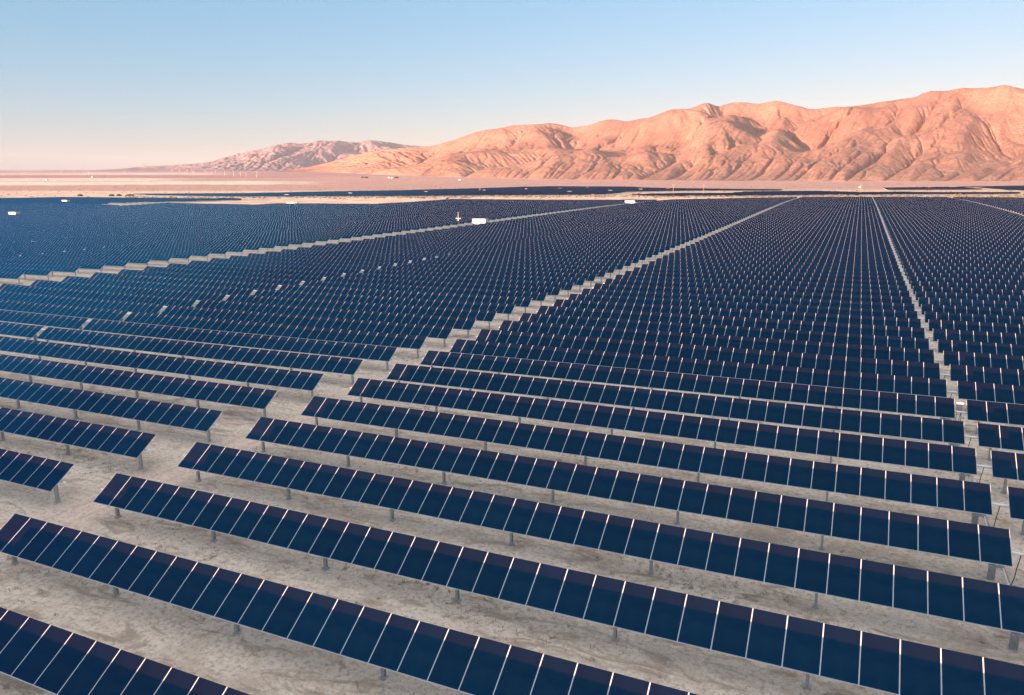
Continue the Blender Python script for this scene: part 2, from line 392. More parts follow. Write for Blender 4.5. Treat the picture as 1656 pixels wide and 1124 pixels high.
# ---------------------------------------------------------------- mountains
def range_mesh(name, pxs, rf, rr, back, sky_px, sky_py, ni, nj, seed, K=.0029, noise_amp=.7, diag=.25, hs=.7, fine=11, shear=.4, mat=None):
    rg = np.random.default_rng(seed)
    pxv = np.linspace(pxs[0], pxs[-1], ni); az = np.array([px_az(p) for p in pxv])
    kk = ni//14; ker = np.hanning(2*kk+1); ker /= ker.sum()
    sm = lambda q: np.convolve(np.pad(q, kk, mode='edge'), ker, 'valid')
    f_ = sm(np.interp(pxv, pxs, rf)); g_ = sm(np.interp(pxv, pxs, rr))
    ys = np.interp(pxv, sky_px, sky_py)
    e_t = np.zeros(ni)
    l_, h_ = np.full(ni, -.2), np.full(ni, .4)
    for _ in range(40):
        mm = (l_+h_)/2; _, yy_ = az_y(az, mm); q = yy_ > ys; l_ = np.where(q, mm, l_); h_ = np.where(q, h_, mm)
    e_t = (l_+h_)/2
    v = np.linspace(0, 1, nj)
    rgrid = f_[:, None]+(g_[:, None]-f_[:, None]+back)*v[None]
    vr = ((g_-f_)/(g_-f_+back))[:, None]
    env = np.maximum(CAMH+g_*np.tan(e_t)-gz(np.sin(az)*g_, np.cos(az)*g_), 3)[:, None]
    env_s = np.convolve(np.pad(env[:, 0], 12, mode='edge'), np.ones(25)/25, 'valid')[:, None]
    prof = np.where(v[None] < vr, (v[None]/vr), np.clip(1-(v[None]-vr)/(1-vr), 0, 1))
    prof = np.clip(prof, 0, 1)
    cell = float(np.mean(np.diff(rgrid[ni//2])))
    z = env_s*prof**1.25*(1+noise_amp*fbm((ni, nj), (max(3, ni//28), max(3, nj//30)), rg, 4))
    z[:, 0] = 0; z[:, -1] = 0
    U = env_s*(.12+1.0*prof**1.3)*(1+1.5*fbm((ni, nj), (max(3, ni//24), max(2, nj//26)), rg, 3))
    z = erode(z, U*.0016, K, 12., 26, cell, 2)
    z *= (np.mean(env)/max(1e-3, np.mean(z.max(1))))
    z = up2(z); NI, NJ = z.shape
    z = z+np.minimum(1, z/60)*fbm((NI, NJ), (NI//11, NJ//11), rg, 4)*cell*.52*hs
    z[:, 0] = 0; z[:, -1] = 0
    z = erode(z, np.zeros_like(z), K*1.2, 12., fine, cell/2, 0)
    z = smooth(z, 1)
    sh = (np.arange(NI)[:, None]-shear*np.arange(NJ)[None]); sh = np.clip(sh+shear*NJ*.5, 0, NI-1.001); s0 = sh.astype(int); sf = sh-s0
    jj = np.broadcast_to(np.arange(NJ)[None], (NI, NJ)); z = z[s0, jj]*(1-sf)+z[s0+1, jj]*sf
    z = z+np.minimum(1, z/40)*fbm((NI, NJ), (NI//5, NJ//5), rg, 3)*cell*.14*hs*(1+2.5*(1-sst(600, 820, np.interp(np.linspace(0, 1, NI), np.linspace(0, 1, ni), pxv))))[:, None]
    # fit the crest line of the real range
    li = np.linspace(0, ni-1, NI); az = np.interp(li, np.arange(ni), az); e_t = np.interp(li, np.arange(ni), e_t)
    rgrid = up2(rgrid)
    X, Y = np.sin(az)[:, None]*rgrid, np.cos(az)[:, None]*rgrid
    G = gz(X, Y)
    l_, h_ = np.zeros(NI), np.full(NI, 12.)
    for _ in range(40):
        mm = (l_+h_)/2; e = np.arctan((G+mm[:, None]*z-CAMH)/rgrid).max(1); q = e < e_t
        l_ = np.where(q, mm, l_); h_ = np.where(q, h_, mm)
    f = np.pad((l_+h_)/2, 4, mode='edge'); f = np.convolve(f, np.ones(9)/9, 'valid')
    Z = G+f[:, None]*z
    Z[:, 0] -= 6; Z[:, -1] -= 40
    ii, jj = np.meshgrid(np.arange(NI-1), np.arange(NJ-1), indexing='ij')
    F = np.stack([ii*NJ+jj, (ii+1)*NJ+jj, (ii+1)*NJ+jj+1, ii*NJ+jj+1], -1).reshape(-1, 4)[:, ::-1]
    me = mesh_np(name, np.stack([X, Y, Z], -1).reshape(-1, 3), F, (mat or M_ROCK,), None, True)
    return tag(link(name, me), kind='structure')
SK = [(440, 277), (470, 274), (500, 269.5), (540, 260), (575, 250), (600, 245), (640, 240), (680, 238), (700, 236), (720, 230), (745, 223), (765, 215), (790, 209), (800, 208.8), (835, 202), (868, 201), (892, 198.5), (908, 202), (925, 207), (936, 204.7), (952, 202.8), (968, 196), (987, 193), (1014, 196.7), (1031, 192.5), (1053, 189), (1083, 176.7), (1101, 176.7), (1117, 176.2), (1126, 169.4), (1140, 165.3), (1150, 168), (1156, 173.5), (1180, 165.3), (1202, 165.9), (1224, 168.5), (1252, 161.9), (1274, 168.2), (1305, 176.5), (1324, 175.6), (1349, 172.3), (1371, 172.3), (1407, 167.4), (1448, 160.5), (1473, 157.2), (1492, 147.5), (1522, 147), (1544, 142), (1564, 142.9), (1588, 142), (1613, 137), (1630, 142), (1656, 145.3), (1720, 152), (1800, 148), (1900, 160)]
range_mesh('mountain_range', [440, 500, 560, 640, 740, 900, 1100, 1300, 1656, 1900], [7600, 7300, 6300, 4700, 4200, 3300, 3000, 2850, 2800, 2800],
           [8300, 8600, 8500, 7300, 6700, 6000, 5500, 5200, 5000, 5000], 900, [p[0] for p in SK], [p[1] for p in SK], 400, 150, 5)
SK2 = [(60, 276.5), (121, 276), (181, 273.5), (217, 270), (266, 267.4), (314, 264.5), (338, 261.4), (362, 254), (400, 245), (424, 240.4), (448, 233.6), (470, 230.2), (480, 232.7), (504, 230.7), (516, 227), (535, 228.3), (545, 227), (564, 230), (579, 230.7), (593, 225.9), (613, 227.8), (630, 230), (654, 234.3), (673, 236), (740, 240), (800, 246)]
range_mesh('distant_range', [60, 250, 340, 500, 640, 800], [11500, 10500, 9500, 9200, 9000, 9000], [13500, 13500, 12800, 12600, 12500, 12500], 1200,
           [p[0] for p in SK2], [p[1] for p in SK2], 260, 120, 9, K=.0034, noise_amp=.8, hs=.9, mat=M_ROCK2)

# ---------------------------------------------------------------- solar trackers
CT, ST = math.cos(TILT), math.sin(TILT)
MO = LEN*CT/2
RX = np.array([[1, 0, 0], [0, CT, -ST], [0, ST, CT]])     # module plane, top edge away from the camera
PZ = POSTH-LEN*ST/2                                       # height of the module centre line above the ground
TZ = PZ-.20                                               # torque tube
def module(mb, x0, n=1, zc=None, fine=True):              # modules side by side from x0; panel centre at the origin
    for k in range(n):
        xc = x0+(k+.5)*MODW
        mb.box(RX@np.array([0, -.001, -.014])+np.array([xc, 0, 0]), (MODW/2-.0015, LEN/2-.001, .012), 1, RX)
        a, b = MODW/2-.020, LEN/2
        q = [RX@np.array([sx*a, sy, .0012])+np.array([xc, 0, 0]) for sx, sy in ((-1, -b+.026), (1, -b+.026), (1, b+.001), (-1, b+.001))]
        mb.quad(*map(tuple, q), 0)
mb = MB(); module(mb, -MODW/2); ME_MOD = mb.mesh('solar_panel', (M_GLASS, M_ALU))
def wing_simple(mb, x0, n, off=(0, 0, 0), slope=0):       # one long frame slab with a glass quad per module
    o = np.array(off); L_ = n*MODW
    c_ = np.array([x0+L_/2, 0, 0])
    mb.box(c_+RX@np.array([0, -.001, -.014])+o, (L_/2, LEN/2-.001, .012), 1, RX)
    a, b = MODW/2-.014, LEN/2
    for k in range(n):
        xc = x0+(k+.5)*MODW
        q = [RX@np.array([sx*a, sy, .0015])+np.array([xc, 0, 0])+o for sx, sy in ((-1, -b+.026), (1, -b+.026), (1, b+.001), (-1, b+.001))]
        mb.quad(*map(tuple, q), 0)
mb = MB()
mb.box((0, 0, (TZ-.02)/2-.15), (.016, .080, (TZ-.02)/2+.15), 0)
for s in (-1, 1): mb.box((.05*s*0, s*.09, (TZ-.02)/2-.15), (.055, .010, (TZ-.02)/2+.15), 0)
mb.box((0, 0, TZ-.11), (.10, .13, .045), 0); mb.box((0, 0, .03), (.13, .13, .05), 0)
ME_POST = mb.mesh('post', (M_POST,))
# block: (left end x, modules left, right end-of-left..., ...)  trackers are two wings either side of a drive gap
GAP = .755
BL = {}
BL['C'] = (-37.153, 36, 36); BL['D'] = (56.45, 36, 36); BL['E'] = (150.0, 36, 36)
BL['B'] = (-40.70-72*MODW-GAP, 36, 36)
xb = -142.8
for k in range(8):
    x0 = xb-72*MODW-GAP; BL['A%d' % k] = (x0, 36, 36); xb = x0-3.5
protos = {}
def wing_mesh(n, side):                                   # origin at the drive gap edge
    key = ('w', n, side)
    if key not in protos:
        mb = MB(); wing_simple(mb, -n*MODW if side < 0 else 0, n); protos[key] = mb.mesh('panel_wing', (M_GLASS, M_ALU))
    return protos[key]
def post_xs(nl, nr):                                      # relative to the drive gap's left edge
    Ll, Lr = nl*MODW, nr*MODW
    xs = [-.62]; x = -8.2
    kl = max(1, round((Ll-1.5)/7.05)); xs += [-.62-(Ll-1.42)*k/kl for k in range(1, kl+1)]
    kr = round((Lr-1.5)/7.05); xs += [GAP+.8+(Lr-1.55)*k/kr for k in range(kr+1)]
    return sorted(xs)
def tube_mesh(nl, nr):
    key = ('t', nl, nr)
    if key not in protos:
        mb = MB(); a, b = -nl*MODW-.28, GAP+nr*MODW+.28
        mb.tube((a, 0, 0), (b, 0, 0), .072, 10)
        for x in post_xs(nl, nr): mb.tube((x-.07, 0, 0), (x+.07, 0, 0), .11, 10)
        protos[key] = mb.mesh('torque_tube', (M_TUBE,), False)
    return protos[key]
mb = MB()                                                # slew drive, arm and rod to the next row
mb.box((-.62, -.02, TZ-.34), (.17, .16, .15), 0); mb.tube((-.62, -.30, TZ-.34), (-.62, .24, TZ-.34), .10, 10, 0)
mb.box((-.62, -.02, TZ-.16), (.22, .10, .03), 0); mb.box((-.36, -.12, TZ-.42), (.09, .10, .12), 0)
mb.box((-.62, -.78, 1.0), (.30, .045, .035), 0)
for dx in (-.24, .0, .22): mb.box((-.62+dx, -.80, .99), (.045, .07, .06), 0)
for dx in (-.12, .14): mb.tube((-.62+dx, -.76, 1.0), (-.62+dx*.6, -.05, TZ-.2), .03, 6, 0)
mb.box((-.62, -.02, .42), (.13, .13, .44), 0)
ME_DRIVE = mb.mesh('slew_drive', (M_GREYBOX,))
mb = MB(); mb.tube((-.36, -.2, TZ-.45), (-.36, -PITCHY+.35, TZ-.62), .038, 8); ME_ROD = mb.mesh('drive_rod', (M_WHITE,))
mb = MB()
mb.path([(-.5, .22, TZ+.02), (-.1, .16, TZ-.03), (.25, .05, TZ-.05), (.42, -.02, TZ-.12)], .020)
mb.path([(.40, 0, TZ-.10), (.36, -.10, TZ-.28), (.28, -.16, TZ-.7), (.24, -.2, TZ-1.1), (.14, -.3, .03)], .020)
mb.path([(.40, 0, TZ-.10), (.62, .02, TZ-.10), (1.2, .05, TZ-.13)], .02)
ME_CAB = mb.mesh('cable', (M_CABLE,))
mb = MB()
for dx in (-.04, .05):
    mb.path([(.05+dx, -.3, .05), (.10-dx, -1.2, .06), (.02+dx, -2.2, .05), (.12-dx, -3.4, .06), (.05+dx, -4.6, .05), (.08, -PITCHY-.2, .05)], .015)
ME_CONDUIT = mb.mesh('conduit', (M_CONDUIT,))
mb = MB()
mb.box((.38, .70, 1.66), (.21, .12, .30), 0); mb.box((.38, .575, 1.66), (.17, .012, .25), 1); mb.box((.38, .70, 1.975), (.25, .17, .014), 0)
for s in (-1, 1): mb.box((.38+s*.15, .72, .66), (.025, .025, .70), 1)
ME_BOX = mb.mesh('control_cabinet', (M_WHITE, M_GREYBOX))
mb = MB(); mb.box((.36, -.10, TZ+.16), (.26, .13, .05), 0); mb.box((.36, .35, TZ+.40), (.28, .24, .02), 1, RX); ME_CTRL = mb.mesh('controller_panel', (M_WHITE, M_GREYBOX))
def one_mesh(nl, nr):
    key = ('o', nl, nr)
    if key not in protos:
        mb = MB()
        wing_simple(mb, -nl*MODW, nl, (0, 0, PZ)); wing_simple(mb, GAP, nr, (0, 0, PZ))
        mb.tube((-nl*MODW-.28, 0, TZ), (GAP+nr*MODW+.28, 0, TZ), .072, 6, 2)
        for x in post_xs(nl, nr): mb.box((x, 0, TZ/2-.1), (.06, .085, TZ/2+.05), 3)
        protos[key] = mb.mesh('solar_tracker', (M_GLASS, M_ALU, M_TUBE, M_POST))
    return protos[key]
ORD1 = ['zeroth', 'first', 'second', 'third', 'fourth', 'fifth', 'sixth', 'seventh', 'eighth', 'ninth', 'tenth', 'eleventh', 'twelfth', 'thirteenth', 'fourteenth', 'fifteenth', 'sixteenth', 'seventeenth', 'eighteenth', 'nineteenth']
TENS = {2: 'twent', 3: 'thirt', 4: 'fort', 5: 'fift', 6: 'sixt', 7: 'sevent', 8: 'eight', 9: 'ninet'}
def ordinal(n):
    if n < 20: return ORD1[n]
    if n >= 100: return 'hundred and '+ordinal(n-100) if n > 100 else 'hundredth'
    t_, u = divmod(n, 10)
    return TENS[t_]+('ieth' if u == 0 else 'y-'+ORD1[u])
LAB = {'C': 'tracker row just right of the wide pale dirt lane, %s up from the bottom edge',
       'B': 'tracker row just left of the wide pale dirt lane, %s up from the picture bottom',
       'D': 'tracker row beyond the lane at far right, %s counting up from the right edge',
       'A0': 'tracker row beyond the upper left dirt lane, %s counting up from that lane',
       'A1': 'tracker row two blocks beyond the upper left dirt lane, %s of its block in view',
       'E': 'tracker row second block from the right lane, %s of its block in view'}
cand = []
for bn, (x0, nl, nr) in BL.items():
    xg = x0+nl*MODW; x1 = xg+GAP+nr*MODW
    for row in range(-12, 99):
        yt_ = ROW0+row*PITCHY; y = yt_-MO
        xs = np.linspace(x0, x1, 25)
        if x0 < -326: xs = xs
        zg = gz(xs, np.full(25, y)); X = np.stack([xs, np.full(25, yt_), zg+POSTH], -1)
        px, py, zc = project(X)
        ok = (zc > 1) & (px > -10) & (px < 1666) & (py > 150) & (py < 1140)
        X2 = X.copy(); X2[:, 1] -= 2*MO; X2[:, 2] -= LEN*ST; px2, py2, z2 = project(X2)
        ok2 = (z2 > 1) & (px2 > -10) & (px2 < 1666) & (py2 > 150) & (py2 < 1128)
        vis = (ok & (py < 1124)) | ok2
        pm = np.mean(px[vis]) if vis.any() else None
        if vis.any():
            if x1 < -326 and np.mean(py[vis]) < 328.8: continue
            area = vis.mean()*(x1-x0)/np.mean(zc[vis])**2
            cand.append([area, bn, row, x0, xg, nl, nr, y])
        elif (bn in ('B', 'C', 'D') and row <= 2 and not (bn == 'D' and row < -2)) or (bn == 'A0' and row > 2) or (bn == 'A1' and 12 < row < 60) or (bn == 'A2' and 20 < row < 60):
            cand.append([-1, bn, row, x0, xg, nl, nr, y])
seen = [c for c in cand if c[0] > 0]
seen.sort(key=lambda c: -c[0])
lab_ok = [c for c in seen if c[1] in LAB][:300]
keep = {(c[1], c[2]) for c in lab_ok}
count = {}
LOD0, LOD1 = 13, 21
stuffV, stuffF, stuffM = [], [], []
def add_stuff(mesh, M4):
    global stuffV
    n = len(mesh.vertices); co = np.empty(n*3, np.float32); mesh.vertices.foreach_get('co', co); co = co.reshape(-1, 3)
    A_ = np.array(M4); co = co@A_[:3, :3].T+A_[:3, 3]
    k = len(mesh.polygons); vi = np.empty(k*4, np.int32); mesh.loops.foreach_get('vertex_index', vi)
    mi = np.empty(k, np.int32); mesh.polygons.foreach_get('material_index', mi)
    base = sum(len(v) for v in stuffV) if False else add_stuff.n
    stuffV.append(co); stuffF.append(vi.reshape(-1, 4)+base); stuffM.append(mi); add_stuff.n += n
add_stuff.n = 0
rr = random.Random(3)
for c in sorted(cand, key=lambda c: (c[1], c[2])):
    area, bn, row, x0, xg, nl, nr, y = c
    x1 = xg+GAP+nr*MODW
    jz = rr.uniform(-.035, .035); jt = R_(rr.gauss(0, .45))
    zgap = float(gz(xg, y)); zl, zr = float(gz(x0, y)), float(gz(x1, y))
    if (bn, row) not in keep:
        sl_ = math.atan2(zr-zl, x1-x0); zm = (zl+zr)/2-(math.tan(sl_)*((x0+x1)/2-xg))
        M4 = Matrix.Translation((xg, y, zm+jz)) @ Matrix.Rotation(-sl_, 4, 'Y')
        add_stuff(one_mesh(nl, nr), M4); continue
    count[bn] = count.get(bn, 0)+1
    label = LAB[bn] % ordinal(count[bn])
    grp = 'parallel solar tracker rows filling the plain'
    if row > LOD1 or bn not in 'BC':
        sl_ = math.atan2(zr-zl, x1-x0); zm = (zl+zr)/2-(math.tan(sl_)*((x0+x1)/2-xg))
        o = link('solar_tracker', one_mesh(nl, nr), None, (xg, y, zm+jz), (0, -sl_, 0))
        tag(o, label, 'solar panel row', grp); continue
    root = link('solar_tracker', None, None, (xg, y, zgap+jz)); tag(root, label, 'solar panel row', grp)
    sll = math.atan2(zgap-zl, xg-x0); slr = math.atan2(zr-zgap, x1-xg); slm = math.atan2(zr-zl, x1-x0)
    tb = link('torque_tube', tube_mesh(nl, nr), root, (0, 0, TZ+((zl+zr)/2-zgap-math.tan(slm)*((x0+x1)/2-xg))*.5), (0, -slm, 0))
    for xp in post_xs(nl, nr):
        link('post', ME_POST, root, (xp, 0, float(gz(xg+xp, y))-zgap))
    drive = link('slew_drive', ME_DRIVE, root)
    if bn == 'C':
        link('drive_rod', ME_ROD, root); link('cable', ME_CAB, root)
        if row < 12: link('conduit', ME_CONDUIT, root)
        if row == 7: tag(link('control_cabinet', ME_BOX, root), 'white control cabinet standing in the drive gap')
    else: link('controller_panel', ME_CTRL, root)
    if row <= LOD0:
        for side, n in ((-1, nl), (1, nr)):
            for k in range(n):
                xc = (-(k+.5)*MODW) if side < 0 else GAP+(k+.5)*MODW
                zz = float(gz(xg+xc, y))-zgap
                s2 = (float(gz(xg+xc+3, y))-float(gz(xg+xc-3, y)))/6
                link('solar_panel', ME_MOD, root, (xc, 0, PZ+zz), (jt+R_(rr.gauss(0, .10)), -math.atan(s2), 0))
    else:
        link('panel_wing', wing_mesh(nl, -1), root, (0, 0, PZ), (jt, -sll, 0))
        link('panel_wing', wing_mesh(nr, 1), root, (GAP, 0, PZ), (jt, -slr, 0))
o = link('solar_tracker_rows', mesh_np('solar_tracker_rows', np.vstack(stuffV), np.vstack(stuffF), (M_GLASS, M_ALU, M_TUBE, M_POST), np.concatenate(stuffM)))
tag(o, 'farther rows of dark solar trackers filling the rest of the field', 'solar panel rows', None, 'stuff')

# ---------------------------------------------------------------- far solar fields, row by row
def inside(poly, x, y):
    c_ = np.zeros(x.shape, bool)
    for (x1, y1), (x2, y2) in zip(poly, poly[1:]+poly[:1]):
        if y1 == y2: continue
        k = ((y1 > y) != (y2 > y)) & (x < (x2-x1)*(y-y1)/(y2-y1)+x1); c_ ^= k
    return c_
POLY = [[(-80, 322.5), (0, 321.6), (100, 319.8), (240, 321.2), (386, 321.6), (386, 323.5), (188, 328.3), (150, 331), (-80, 332)],
        [(218, 314.2), (400, 313.2), (521, 310.4), (641, 308.5), (800, 304.2), (881, 301.6), (1019, 302.2), (1028, 303.5), (1095, 304.9), (1197, 306.3), (1262, 306.8), (1262, 308.0), (1137, 308.2), (1078, 308.8), (1010, 310.2), (994, 312.6), (960, 314.9), (800, 315.6), (690, 316.7), (545, 317.2), (400, 317.8), (300, 316.6), (240, 315.4)],
        [(1027, 315.2), (1095, 313.4), (1180, 313.4), (1208, 310.5), (1321, 309.4), (1400, 311.8), (1458, 311), (1495, 312.0), (1640, 312.0), (1642, 313.4), (1500, 313.8), (1360, 314.8), (1240, 315.9), (1095, 316.6), (1040, 316.3)],  # narrow right tail is a thin shadow line, drawn as dark panel rows
        [(1434, 304), (1540, 302.6), (1560, 303.3), (1600, 306), (1565, 306.5), (1442, 306.8)],
        [(1560, 302.3), (1760, 299), (1760, 310.5), (1656, 308.6), (1600, 305.4)]]
mb = MB()
yr = 230.
while yr < 2600:
    st = 12. if yr < 1400 else 24.
    xs = np.arange(-1700, 900, st); X = np.stack([xs, np.full(xs.shape, yr), gz(xs, np.full(xs.shape, yr))+1.2], -1)
    px, py, zc = project(X); okk = zc > 10
    hit = np.zeros(xs.shape, bool)
    for pl in POLY: hit |= inside(pl, px, py) & okk
    k = 0
    while k < len(xs):
        if not hit[k]: k += 1; continue
        e = k
        while e+1 < len(xs) and hit[e+1] and e-k < 14: e += 1
        xa, xb_ = xs[k]-st/2+1, xs[e]+st/2-1
        za, zb_ = float(gz(xa, yr)), float(gz(xb_, yr))
        sl_ = math.atan2(zb_-za, xb_-xa); cy, sy = math.cos(sl_), math.sin(sl_)
        M = np.array([[cy, 0, -sy], [0, 1, 0], [sy, 0, cy]])@RX
        c_ = np.array([(xa+xb_)/2, yr, (za+zb_)/2+PZ]); h = (xb_-xa)/2/cy
        mb.box(c_, (h, LEN/2-.01, .02), 1, M)
        q = [M@np.array([sx*(h-.02), s_*(LEN/2-.02), .022])+c_ for sx, s_ in ((-1, -1), (1, -1), (1, 1.03), (-1, 1.03))]
        mb.quad(*map(tuple, q), 0)
        for xp in np.linspace(xa+1, xb_-1, max(2, int((xb_-xa)/12))): mb.box((xp, yr, float(gz(xp, yr))+.7), (.05, .05, .72), 2)
        k = e+1
    yr += PITCHY
tag(link('distant_solar_fields', mb.mesh('distant_solar_fields', (M_GLASS, M_DARKBACK, M_POST))), 'dark strips of distant solar rows before the mountains', 'solar panel rows', None, 'stuff')

# ---------------------------------------------------------------- inverter stations, mast, poles, far plain
def station_mesh(L=6.6, D=2.6, H=2.9):
    b = MB(); b.box((0, 0, H/2+.3), (L/2, D/2, H/2), 0); return b
def make_station(pos, L, H, label, rot=0., canopy=False, group='inverter stations among the solar rows'):
    D = 2.6
    root = link('inverter_station', None, None, tuple(pos), (0, 0, rot)); tag(root, label, 'inverter station', group)
    b = MB(); b.box((0, 0, H/2+.35), (L/2, D/2, H/2), 0)
    for k in range(int(L/1.1)):                                    # ribs of the doors
        b.box((-L/2+.55+k*1.1, -D/2-.02, H/2+.35), (.03, .02, H/2-.15), 0)
    link('housing', b.mesh('housing', (M_WHITE,)), root)
    b = MB(); b.box((0, 0, H+.42), (L/2+.12, D/2+.15, .06), 0); link('roof', b.mesh('roof', (M_WHITE,)), root)
    b = MB(); b.box((0, 0, .14), (L/2+.3, D/2+.3, .2), 0); link('base', b.mesh('base', (M_GREYBOX,)), root)
    b = MB(); b.box((L/2+1.0, 0, .95), (.75, .9, .8), 0)
    for k in range(5): b.box((L/2+.5+k*.25, -.95, .95), (.03, .06, .6), 0)
    link('transformer', b.mesh('transformer', (M_GREYBOX,)), root)
    return root
ST_ = [(777, 366.5, 5.8, 2.6, 'large white inverter station beside the upper left dirt lane, near the thin white mast'),
       (24, 352, 6.6, 2.9, 'white inverter station among the bluish rows close to the left picture edge'),
       (107, 329.5, 6.6, 2.6, 'small white inverter station near the far left edge of the solar field'),
       (1019, 332, 6.6, 2.6, 'white inverter station where the upper left lane nears the far field edge'),
       (472, 330.5, 9, 1.4, 'low white inverter station at the field edge against the sand strip'),
       (464, 318, 7, 2.6, 'leftmost white inverter station in the distant solar strip'),
       (567, 315, 7, 2.6, 'white inverter station second from left in the distant strip'),
       (689, 312, 7, 2.6, 'white inverter station third from left in the distant strip'),
       (783, 309.5, 7, 2.6, 'white inverter station beside a tiny mast in the distant strip'),
       (851, 307.3, 7, 2.6, 'white inverter station at the distant strip middle, right of the tiny mast one'),
       (862.5, 315.3, 8, 1.8, 'low white inverter station by the shrubs on the near edge of the distant strip'),
       (905.5, 306.3, 8, 2.6, 'white inverter station high in the distant strip below the pale track'),
       (921, 312, 9, 2.6, 'white inverter station low in the distant strip, nearest the sand'),
       (950, 304.3, 8, 2.6, 'white inverter station on the top edge of the distant strip'),
       (986.5, 310, 9, 2.6, 'white inverter station in the distant strip left of the tapering sand wedge'),
       (1036, 308, 9, 2.6, 'white inverter station above the tapering sand wedge'),
       (1079.5, 306.4, 9, 2.6, 'white inverter station left of the wooden poles in the thin dark strip'),
       (1173.7, 315, 12, 2.0, 'long white inverter station in the lower dark strip right of the poles'),
       (1390, 303.8, 5, 3, 'small white station alone on sand below the big mountain slope'),
       (1540, 303.8, 16, 2.4, 'wide white inverter station in the far right dark strip')]
for (px, py, L, H, lab) in ST_:
    if py < 320: L *= .72; H *= .8
    p = ground_at(px, py); make_station(p, L, H, lab, rot=0.0 if p[1] < 700 else R_(rr.uniform(10, 30)))
def mast(px, py, h, lab, name='weather_mast', cat='weather mast'):
    p = ground_at(px, py); root = link(name, None, None, tuple(p)); tag(root, lab, cat)
    b = MB(); b.tube((0, 0, 0), (0, 0, h), .16, 8, 0, .07); link('pole', b.mesh('pole', (M_WHITE,)), root)
    b = MB(); b.box((0, 0, h*.52), (1.0, .08, .08), 0); b.box((-.9, 0, h*.52+.25), (.1, .1, .22), 0); b.box((.9, 0, h*.52+.25), (.1, .1, .22), 0); link('crossarm', b.mesh('crossarm', (M_WHITE,)), root)
    b = MB(); b.box((0, -.2, h*.2), (.35, .25, .8), 0); link('control_box', b.mesh('control_box', (M_WHITE,)), root)
    for s in (-1, 1):
        b = MB(); b.tube((0, 0, h*.5), (s*.8, -.5, 0), .05, 6); link('brace', b.mesh('brace', (M_WHITE,)), root)
mast(741.3, 365.5, 5.6, 'thin white weather mast with crossarm rising from the rows left of the large station')
mast(776, 309.5, 8, 'tiny white mast beside an inverter station in the distant strip')
M_WOOD = plain('weathered_wood', (.35, .22, .15), .9)
for (px, py, h, lab) in [(1088.6, 316.8, 11, 'wooden utility pole behind the field where the upper left lane ends'), (1137.4, 316.8, 11, 'wooden utility pole standing on the sand right of the lane end'),
                         (1391, 314.8, 11, 'wooden utility pole on the sand below the big mountain slope'), (1502, 306.5, 6, 'short wooden pole in the far right dark strip')]:
    p = ground_at(px, py); root = link('utility_pole', None, None, tuple(p)); tag(root, lab, 'utility pole')
    b = MB(); b.tube((0, 0, 0), (0, 0, h), .24, 8, 0, .16); link('pole', b.mesh('pole', (M_WOOD,)), root)
    b = MB(); b.box((0, 0, h-.9), (1.3, .12, .12), 0); link('crossarm', b.mesh('crossarm', (M_WOOD,)), root)
# wind turbines / slender white towers on the plain at the foot of the distant range
M_TURB = plain('turbine_white', (.52, .46, .43), .6)
TW = [(279, 281.5, 9), (291, 280, 6), (299, 281.5, 5), (303, 281.8, 9.5), (311, 281.5, 9), (314, 280, 5), (331, 279.5, 5), (335, 282, 6), (342, 281, 5), (349, 280, 7), (350.5, 276, 4), (363.5, 284, 12), (378, 285.8, 15), (389, 285, 8), (398, 286, 7), (415.5, 284.5, 8), (143.5, 283.5, 7), (202, 280, 4), (415, 288, 6), (100, 279.5, 3.5), (120, 279.5, 3.5), (290.5, 276.5, 4)]
for i, (px, py, hp) in enumerate(TW):
    p = ground_at(px, py); d = float(np.linalg.norm(p-np.array([0, 0, CAMH]))); h = hp/FPX*d; w = max(1.1, h*.022)*(d/4500)
    root = link('wind_turbine', None, None, tuple(p), (0, 0, rr.uniform(-.6, .6)))
    tag(root, 'slender pale wind turbine far off on the plain, %s from the left' % ordinal([q[0] for q in sorted(TW)].index(px)+1), 'wind turbine', 'wind turbines at the foot of the distant range')
    b = MB(); b.tube((0, 0, 0), (0, 0, h*.66), w*.6, 8, 0, w*.4); link('tower', b.mesh('tower', (M_TURB,)), root)
    b = MB(); b.box((0, .3, h*.66), (w*.6, w*1.2, w*.6), 0); link('nacelle', b.mesh('nacelle', (M_TURB,)), root)
    hub = link('rotor', None, root, (0, -w*1.6, h*.66), (0, rr.uniform(0, 2), 0))
    for k in range(3):
        b = MB(); a_ = k*2*math.pi/3; b.tube((0, 0, 0), (math.sin(a_)*h*.33, 0, math.cos(a_)*h*.33), w*.25, 6, 0, w*.06)
        link('blade', b.mesh('blade', (M_TURB,)), hub)
# far tower with smaller stacks on the horizon
p = ground_at(232.5, 276.3); d = float(np.linalg.norm(p))
# stands on the low crest of the distant range
def crest(px, py, r):
    d_ = ray(px, py); d_ = d_/math.hypot(d_[0], d_[1]); return np.array([0, 0, CAMH])+r*d_
M_GREYT = plain('hazy_grey', (.20, .18, .20), .8)
for px, h, w, lab in [(232.5, 62, 8, 'tall grey tower on the horizon left of the distant range'), (227, 16, 5, 'low grey stack left of the tall horizon tower'), (240, 18, 5, 'low grey stack just right of the tall horizon tower')]:
    p = crest(px, 269.8, 13300); root = link('chimney_tower', None, None, (p[0], p[1], p[2]-6)); tag(root, lab, 'tower')
    b = MB(); b.tube((0, 0, 0), (0, 0, h), w, 10, 0, w*.6); link('shaft', b.mesh('shaft', (M_GREYT,)), root)
    b = MB(); b.tube((0, 0, h), (0, 0, h*1.06), w*.8, 10, 0, w*.8); link('cap', b.mesh('cap', (M_GREYT,)), root)
